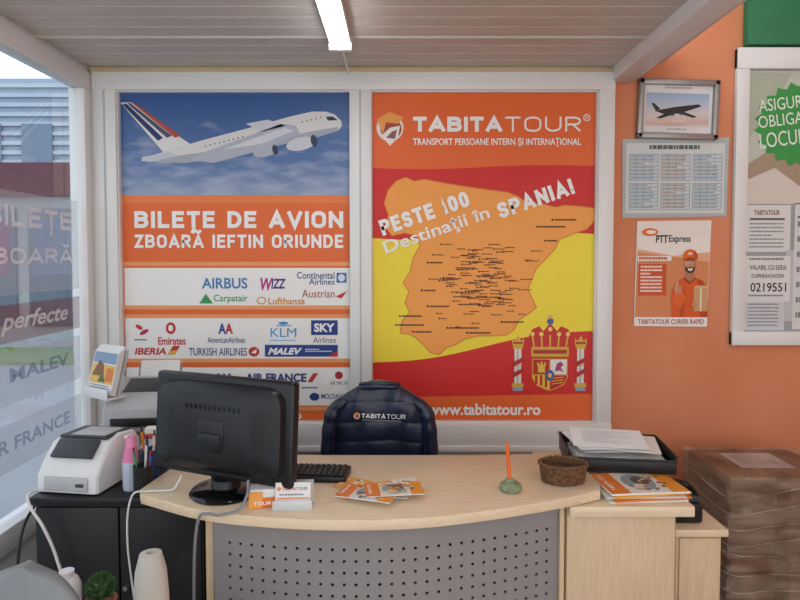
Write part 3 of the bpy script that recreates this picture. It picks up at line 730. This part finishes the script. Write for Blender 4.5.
def cable(name, pts, r, m): b = MB(); b.tube(pts, r, m, 8, 8); return b.done(name)
cable('monitor_cable', [(-.455, 1.775, .83), (-.45, 1.745, .80), (-.47, 1.72, .765), (-.52, 1.705, .7555), (-.56, 1.715, .755), (-.59, 1.735, .735), (-.605, 1.74, .65), (-.61, 1.74, .5), (-.61, 1.74, .3), (-.62, 1.74, .01)], .0045, MGREY)
cable('power_cable', [(-.70, 1.90, .80), (-.71, 1.895, .78), (-.73, 1.89, .757), (-.80, 1.88, .756), (-.845, 1.86, .745), (-.86, 1.86, .6), (-.84, 1.88, .3), (-.83, 1.88, .01)], .003, WPL)
cable('printer_cable', [(-1.225, 1.99, .715), (-1.23, 1.955, .712), (-1.21, 1.935, .68), (-1.16, 1.92, .62), (-1.12, 1.92, .52), (-1.10, 1.92, .4), (-1.10, 1.92, .01)], .005, WPL)
cable('network_cable', [(-1.26, 2.4, .71), (-1.265, 2.2, .68), (-1.27, 2.0, .6), (-1.27, 1.95, .4), (-1.27, 1.95, .01)], .005, BLACK)

# keyboard
T = TR((-.32, 2.03, .751), rz=-4)
b = MB(); b.box(-.145, .145, -.062, .062, 0, .018, BLACK, .004, T)
KEY = mat('key_caps', '24262A', .5)
for r in range(5):
    for c_ in range(14): b.box(-.136+c_*.0195, -.136+c_*.0195+.016, .052-r*.021-.018, .052-r*.021, .018, .025, KEY, .002, T, 1)
b.done('keyboard')

# memo box
T = TR((-.415, 1.79, .751), rz=10)
b = MB(); b.box(-.04, .04, -.028, .028, 0, .03, P('E0702A'), .002, T); b.box(-.037, .037, -.025, .025, .03, .055, PAPER, .001, T)
b.box(-.04, .0, -.030, -.027, .0, .05, P('E8A04A'), 0, T)
a = Art(0, 0, 1, .0004); a.stext('TOUR', -.025, -.021, .025, -.010, WH, 2, .2); b.merge(a, T @ TR((0, -.0305, 0)) @ Matrix.Rotation(math.radians(90), 4, 'X')); b.done('memo_block')

# business card holder
T = TR((-.32, 1.775, .751), rz=3)
ACR = mat('clear_acrylic', 'E6ECEE', .08, trans=.55)
b = MB(); b.box(-.058, .058, -.03, .035, 0, .004, ACR, .001, T); b.box(-.058, .058, -.032, -.029, 0, .03, ACR, 0, T); b.box(-.058, .058, .0, .003, 0, .07, ACR, 0, T @ TR((0, .02, 0), rx=-14))
for i in range(5): b.box(-.052, .052, -.02+i*.005, -.0185+i*.005, .004, .072-i*.001, PAPER, 0, T @ TR(rx=-12))
a = Art(0, 0, 1, .0004); a.stext('TABITA', -.032, -.059, .008, -.050, 'C8552A', 1, .24); a.stext('TOUR', .010, -.059, .042, -.050, '55555E', 1, .14); a.ell(-.041, -.054, .006, .006, 'E08A3A', 1)
a.scribble(-.04, -.040, .04, -.032, 1, '8A8A92', .6, 1); a.rect(-.048, -.029, .048, -.026, 'E0702A', 1)
b.merge(a, T @ TR(rx=-12) @ TR((0, -.0205, 0)) @ Matrix.Rotation(math.radians(90), 4, 'X')); b.done('business_card_holder')

# brochures on desk
def brochure(w, h, kind=0):
    a = Art(0, 0, 1, .0004)
    a.rect(-w/2, -h/2, w/2, h/2, 'E5DDD2', 1)
    if kind == 0:
        a.rect(-w/2, -h/2, w/2, -h*.25, 'E27A2C', 2); a.rect(-w/2, h*.28, w/2, h/2, 'E8932F', 2)
        a.ell(0, 0, w*.38, h*.2, '8E9AA0', 3); a.ell(.01, .01, w*.2, h*.11, '6A5A48', 3.4); a.ell(-w*.2, -.01, w*.12, h*.1, 'D8C9B0', 3.8)
    else:
        a.rect(-w/2, -h/2, w/2, h*.05, 'EAA23A', 2); a.ell(-w*.1, h*.1, w*.3, h*.16, '7A6A50', 3); a.ell(w*.15, -h*.12, w*.22, h*.14, 'E9DCC8', 3.4)
    for i in range(22):
        x, y = random.uniform(-w*.4, w*.4), random.uniform(-h*.25, h*.35); a.ell(x, y, random.uniform(.004, .011), random.uniform(.004, .010), random.choice(['8A6A44', 'D98A3A', 'C9C4B8', '5E6E7A', 'B84A2C', 'E8C060', 'F0EAE0']), 4+i*.04, 9)
    a.stext('TABITA', -w*.36, -h*.45, w*.08, -h*.39, WH, 6, .24); a.stext('TOUR', w*.11, -h*.45, w*.38, -h*.39, WH, 6, .15)
    return a
b = MB()
for i, (x, y, rz, kd) in enumerate(((-.12, 1.925, 60, 1), (-.055, 1.885, 78, 1), (-.02, 1.90, 112, 1), (-.10, 1.835, 72, 0), (-.02, 1.855, 98, 0))):
    T = TR((x, y, .7515+i*.005), rz=rz); b.box(-.052, .052, -.09, .09, 0, .0025, PAPER, 0, T); b.merge(brochure(.104, .18, kd), T @ TR((0, 0, .0022)))
b.done('travel_brochures')

# pen in stone holder
b = MB(); ST = mat('green_stone', '8C9A78', .5, ns=60, hx2='6E7C60')
b.lathe((.355, 1.90, .751), [(0, 0), (.032, 0), (.036, .008), (.034, .02), (.022, .028), (.012, .03), (0, .03)], ST, 28)
b.ball((.352, 1.90, .783), .014, ST, 2, (1.2, 1, .7))
b.tube([(.352, 1.90, .785), (.346, 1.90, .865), (.343, 1.90, .905)], lambda t: .0065 if t < .85 else .0065-(t-.85)*.025, P('E06A2A'), 12)
b.ball((.343, 1.90, .906), .0035, P('C04A1A'), 1); b.done('pen_holder')

# wicker basket
b = MB(); WK = mat('wicker', '7A5738', .7, ns=80, hx2='4E3522', bump=.4, bs=300)
cx, cy = .545, 1.98; BS = .84
for j in range(9):
    z = .757+j*.0062; s = (1+j*.012)*BS
    b.tube([(cx+.082*s*math.cos(t), cy+.058*s*math.sin(t), z+.002*math.sin(t*12+j*math.pi)) for t in [2*math.pi*i/48 for i in range(49)]], .0042, WK, 6, 1)
for i in range(26):
    t = 2*math.pi*i/26; b.tube([(cx+.081*BS*math.cos(t), cy+.057*BS*math.sin(t), .753), (cx+.093*BS*math.cos(t), cy+.067*BS*math.sin(t), .812)], .003, WK, 6)
b.tube([(cx+.093*BS*math.cos(t), cy+.067*BS*math.sin(t), .812+.002*math.sin(t*20)) for t in [2*math.pi*i/48 for i in range(49)]], .0065, WK, 8, 1)
b.lathe((cx, cy, .753), [(0, 0), (.045, 0), (.045, .004), (0, .004)], WK, 24)
for i in range(5): b.tube([(cx-.035+i*.016, cy-.025+.01*(i % 2), .768), (cx-.028+i*.016, cy+.025, .775)], .006, P(['C9A25A', '8A5A3A', 'B8B0A0', '6A4A34', 'D0B890'][i]), 6)
b.done('wicker_basket')

# magazines + document tray
b = MB(); zz = .715
for i, (c_, rz, dx) in enumerate((('D8D4CC', 4, 0), ('E07A2E', 8, .01), ('C9C4BC', 2, -.005), ('E0A23A', 10, .008), ('E5E2DC', 5, .004))):
    T = TR((.79+dx, 1.975, zz), rz=rz); b.box(-.13, .13, -.09, .09, 0, .0064, P(c_), .001, T); zz += .0068
a = brochure(.18, .26, 0); b.merge(a, TR((.794, 1.975, zz-.0004), rz=95)); b.done('magazine_stack')
b = MB(); T = TR((.785, 2.175, .754), rz=-7); w, d, h = .18, .125, .06
b.box(-w, w, -d, d, 0, .005, BLACK, .001, T); b.box(-w, w, d-.005, d, 0, h, BLACK, .002, T)
b.box(-w, -w+.005, -d, d, 0, h, BLACK, .002, T); b.box(w-.005, w, -d, d, 0, h, BLACK, .002, T); b.box(-w, w, -d, -d+.005, 0, .045, BLACK, .002, T)
b.tube([(-w, -d, .045), (w, -d, .045)], .005, BLACK, T=T); b.tube([(-w, -d, h), (-w, d, h), (w, d, h), (w, -d, h)], .005, BLACK, n=1, T=T)
b.done('document_tray')
b = MB()
for i in range(6):
    T2 = T @ TR((random.uniform(-.01, .01), random.uniform(-.002, .008), .0055+i*.006), rz=random.uniform(-2, 2)); b.box(-.145, .145, -.10, .10, 0, .0055, PAPER, 0, T2)
for i, (dx, dy, rz, rx, m_) in enumerate(((-.005, .005, 7, 2, PAPER), (.02, .0, -9, 1, P('E6E4DC')), (-.03, .01, 12, 2, P('DDE3EA')), (-.02, .015, -4, 3, mat('paper_bright', 'EEF0F2', .6, var=.02)))):
    T3 = T @ TR((dx, dy, .062+i*.005), rz=rz, rx=rx); b.box(-.13, .13, -.095, .10, 0, .0012, m_, 0, T3)
a = Art(0, 0, 1, .0004); a.scribble(-.09, -.07, .1, .06, 12, 'A9ADB2', .25, 1); b.merge(a, T3 @ TR((0, 0, .0013))); b.done('paper_sheets')

# ------------------------------------------------------------ office chair with padded jacket
ch = bpy.data.objects.new('office_chair', None); scene.collection.objects.link(ch)
CX, CY = -.090, 2.63
def se(cx, cy, z, a_, b_, e=.75, n=56, ph=0):
    out = []
    for i in range(n):
        t = 2*math.pi*i/n; ca, sa = math.cos(t), math.sin(t)
        out.append(Vector((cx+a_*math.copysign(abs(ca)**e, ca), cy+b_*math.copysign(abs(sa)**e, sa), z)))
    return out
b = MB(); b.box(CX-.18, CX+.18, CY-.02, CY+.02, .5, .86, BLACK, .018, seg=3); b.box(CX-.24, CX+.24, 2.30, 2.60, .43, .50, BLACK, .03, seg=3)
b.box(CX-.03, CX+.03, 2.56, 2.64, .42, .45, BLACK, .005); b.box(CX-.03, CX+.03, 2.62, 2.64, .42, .6, BLACK, .005); b.cyl((CX, 2.5, .09), .03, .34, METAL)
for i in range(5):
    t = 2*math.pi*i/5+.3; ex, ey = CX+.27*math.cos(t), 2.5+.27*math.sin(t)
    b.tube([(CX, 2.5, .10), (ex, ey, .07)], .02, BLACK); b.cyl((0, 0, -.012), .028, .024, BLACK, T=TR((ex, ey, .03), rx=90, rz=math.degrees(t)))
b.done('frame', parent=ch)
NAVY = mat('navy_quilted_nylon', '1F2944', .38, ns=14, hx2='141C32', bump=.5, bs=45, spec=.55)
jk = bpy.data.objects.new('padded_jacket', None); scene.collection.objects.link(jk)
b = MB(); rings = []
prof = [(.44, .232), (.55, .234), (.66, .234), (.74, .230), (.80, .222), (.84, .210), (.872, .188), (.897, .155), (.917, .118), (.932, .09), (.942, .06), (.948, .02)]
N_ = 110
for i in range(N_+1):
    z = .44+(.508)*i/N_
    for j in range(len(prof)-1):
        if prof[j][0] <= z <= prof[j+1][0]+1e-6:
            t = (z-prof[j][0])/(prof[j+1][0]-prof[j][0]); w = prof[j][1]*(1-t)+prof[j+1][1]*t; break
    q = abs(math.sin(math.pi*(z-.44)/.085))**.45
    rg = se(CX, CY, z, w-.003+.003*q, (.046 if z < .86 else .046-(z-.86)*.25)+.006*q-.003, .6, 80)
    for p in rg:   # draped folds running down from the shoulders
        u = p.x-CX
        p.y += .006*math.sin(u*30+z*9)+.004*math.sin(u*75-z*22)+.005*math.sin(abs(u)*48-z*12)*min(1, max(0, (.93-z)*6))
        p.z += .007*math.cos(u*13)
    rings.append(rg)
b.loft(rings, NAVY)
# stand-up collar, open at the front side with darker lining
col = []
for t_ in range(13):
    an = math.pi*(t_/12); col.append((CX+.085*math.cos(an), CY-.012-.030*math.sin(an), .925+.012*math.sin(an)))
b.tube(col, .0125, NAVY, 12); b.tube([(p[0], p[1]+.004, p[2]+.014) for p in col], .008, NAVY, 10)
# empty sleeves hanging flat at each side
for s in (-1, 1):
    pts = [(CX+s*.150, CY-.020, .872), (CX+s*.200, CY-.024, .825), (CX+s*.218, CY-.028, .75), (CX+s*.226, CY-.030, .65), (CX+s*.222, CY-.028, .53), (CX+s*.212, CY-.026, .45)]
    b.tube(pts, lambda t: .022+.012*min(t*4, 1)+.003*abs(math.sin(t*math.pi*6))-.008*t, NAVY, 18, 12)
    b.tube([(CX+s*.205, CY-.060, .80), (CX+s*.200, CY-.062, .72), (CX+s*.198, CY-.060, .62)], .004, NAVY, 6)
b.done('body', 60, parent=jk)
a = Art(0, 0, 1, .0004)
a.ell(-.092, 0, .014, .014, 'D8D2CC', 1); a.ell(-.091, .001, .009, .009, 'C8582C', 2); a.poly([(-.107,-.004),(-.094,-.017),(-.078,-.010)], 'E8904A', 3)
a.stext('TABITA', -.072, -.012, .032, .008, 'E8E8EA', 1, .24, gap=.10); a.stext('TOUR', .036, -.012, .118, .008, 'E8E8EA', 1, .14); a.rect(-.068, .015, .10, .018, '9BA0AE', 1)
m2 = MB(); m2.merge(a, TR((CX-.004, CY-.067, .812), ry=2) @ Matrix.Rotation(math.radians(90), 4, 'X')); m2.done('logo', parent=jk)

# ------------------------------------------------------------ wrapped carton stack (right)
b = MB(); CB = mat('cardboard', '8C684E', .75, ns=10, hx2='70523C', bump=.2, bs=40); TAPE = mat('packing_tape', '6E5038', .25)
x0, x1, y0, y1 = 1.43, 1.93, 2.56, 2.95
z = 0.003
for i, h in enumerate((.18, .18, .18)):
    o = random.uniform(-.01, .01); b.box(x0+o, x1+o, y0, y1, z, z+h, CB, .006); b.box(x0+.2+o, x0+.26+o, y0-.001, y1+.001, z, z+h+.0008, TAPE, .001); z += h+.001
for i in range(2): b.box(x0-.004, x1+.012, y0-.004, y1+.004, .12+i*.2, .135+i*.2, TAPE, .001)
b.box(x0+.12, x0+.36, y0+.12, y0+.32, z+.0005, z+.002, PAPER, 0)
a = Art(0, 0, 1, .0004); a.scribble(-.1, -.06, .1, .06, 7, '777A80', .3, 1); b.merge(a, TR((x0+.24, y0+.22, z+.0022)))
film = mat('stretch_film', 'C4B2A2', .07, trans=.60, bump=1.0, bs=11, ns=5, hx2='7C6453', st=(1.5, 1.5, 5), spec=1.0)
rings = []
for i in range(36):
    zz = .01+i*(z+.006-.01)/35; rg = []
    for kx, ky, nn in ((0, 0, 18), (1, 0, 18), (1, 1, 12), (0, 1, 12)):
        for j in range(nn):
            t = j/nn
            ax, ay = (x0-.020, x1+.024), (y0-.018, y1+.012)
            p = {(0,0): (ax[0]+(ax[1]-ax[0])*t, ay[0]), (1,0): (ax[1], ay[0]+(ay[1]-ay[0])*t), (1,1): (ax[1]-(ax[1]-ax[0])*t, ay[1]), (0,1): (ax[0], ay[1]-(ay[1]-ay[0])*t)}[(kx, ky)]
            rg.append(Vector((p[0]+random.uniform(-.005, .005), p[1]+random.uniform(-.006, .006), zz)))
    rings.append(rg)
b.loft(rings, film, caps=True)
# bunched folds of film wound round the stack
for i in range(7):
    zf = .06+i*.072; dz = random.uniform(-.03, .03)
    b.tube([(x0-.022, y1, zf), (x0-.023, y0-.02, zf+dz), (x0+.17, y0-.023, zf+dz*.3), (x0+.34, y0-.023, zf-dz), (x1+.02, y0-.02, zf)], .0035, film, 6, 6)
b.done('wrapped_cardboard_boxes')

# ------------------------------------------------------------ foreground left
b = MB(); b.box(-.92, -.42, 1.36, 1.62, .53, .55, WOOD, .003)
for x in (-.90, -.44):
    for y in (1.38, 1.60): b.box(x-.015, x+.015, y-.015, y+.015, 0, .53, METAL, .002)
b.done('side_table')
b = MB(); b.lathe((-.635, 1.5, .551), [(.012, 0), (.044, 0), (.043, .08), (.038, .15), (.027, .195), (.012, .198), (.010, .19), (.010, 0)], mat('paper_roll', 'C9C5BC', .8, ns=6, bump=.3, bs=30), 40)
b.done('paper_towel_roll')
b = MB(); b.lathe((-.765, 1.5, .551), [(0, 0), (.03, 0), (.038, .07), (.04, .075), (.034, .075), (.030, .065), (0, .065)], mat('terracotta', 'A8694A', .7), 28)
LEAF = mat('leaf_green', '4A6C3C', .6, ns=40, hx2='2B4824')
for i in range(220):
    u = random.random(); th = random.random()*6.283; ph = math.acos(1-1.6*u)
    d = Vector((math.sin(ph)*math.cos(th), math.sin(ph)*math.sin(th), math.cos(ph))); c0 = Vector((-.765, 1.5, .655)); p = c0+d*.030
    sd = d.orthogonal().normalized()*.005; up = d*.010+Vector((0, 0, .003))
    b.raw([p-up*.6, p+sd, p+up, p-sd], [[0, 1, 2, 3]], LEAF)
b.ball((-.765, 1.5, .655), .028, LEAF, 2); b.done('potted_plant')
b = MB(); b.lathe((-.85, 1.5, .551), [(0, 0), (.028, 0), (.033, .01), (.034, .11), (.026, .13), (.018, .135), (.018, .15), (0, .15)], WPL, 28)
b.done('white_bottle')
b = MB(); GRC = mat('grey_chair_plastic', '7C8083', .4)
rings = []
for i in range(22):
    t = i/21; z = .48+.385*t; w = .15*math.sqrt(max(1-(max(t-.5, 0)/.5)**2, .002))
    rings.append(se(-.775, 1.22-.02*math.sin(t*3), z, w, .018, .7, 32))
b.loft(rings, GRC); b.box(-.955, -.595, .82, 1.22, .44, .47, GRC, .012, seg=3)
for x in (-.925, -.625):
    b.tube([(x, .85, .44), (x, .83, 0.005)], .012, METAL); b.tube([(x, 1.2, .46), (x, 1.24, .005)], .012, METAL); b.tube([(x, 1.2, .44), (x+(.02 if x < -.8 else -.02), 1.22, .58)], .01, METAL)
b.done('visitor_chair')

# ------------------------------------------------------------ outside
b = MB(); b.box(-30, -1.8, -10, 30, -.12, -.02, mat('pavement', '8E9195', .8, ns=3)); b.box(-14, -1.9, 8.4, 9.8, -.02, .02, mat('grass', '6F8A58', .9, ns=10)); b.done('ground')
b = MB(); FC = mat('shop_facade', '9AA1A9', .6); b.box(-12, -3.4, 10, 14, -.02, 2.5, FC); b.box(-12.1, -3.3, 9.9, 14, 2.5, 3.05, mat('shop_fascia_red', '5E2A30', .5))
for i in range(6):
    x = -11.6+i*1.36; b.box(x, x+1.15, 9.95, 10.02, .35, 2.3, mat('shop_glass', '4F6478', .15), .01); b.box(x+.1, x+1.05, 9.93, 9.95, 1.2, 2.1, P(['B04A58', '3F5E8C', 'C7B7A4', '7A4A72', '54708E', 'B9B0A8'][i]))
b.done('shop_building')
b = MB(); b.box(-20, -8, 16, 18, -.02, 6.2, mat('far_building', '9AABBD', .8, ns=3))
for j in range(12): b.box(-20.02, -8.0, 15.93, 16.0, 3.2+j*.25, 3.3+j*.25, mat('facade_louvre', 'B6C3D0', .6))
for i in range(8): b.box(-19.4+i*1.35, -18.6+i*1.35, 15.9, 16.05, 3.6, 5.0, mat('far_glass', '74869A', .2))
b.done('apartment_building')

# ------------------------------------------------------------ world + light
w = bpy.data.worlds.new('world'); scene.world = w; w.use_nodes = True
N = w.node_tree.nodes; L = w.node_tree.links; bg = N['Background']
tc = N.new('ShaderNodeTexCoord'); sp2 = N.new('ShaderNodeSeparateXYZ'); L.new(tc.outputs['Generated'], sp2.inputs[0])
r = N.new('ShaderNodeValToRGB'); r.color_ramp.elements[0].position = .45; r.color_ramp.elements[0].color = (.88, .875, .875, 1)
r.color_ramp.elements[1].position = 1; r.color_ramp.elements[1].color = (.72, .81, .97, 1)
L.new(sp2.outputs['Z'], r.inputs[0]); L.new(r.outputs[0], bg.inputs[0]); bg.inputs[1].default_value = 2.25
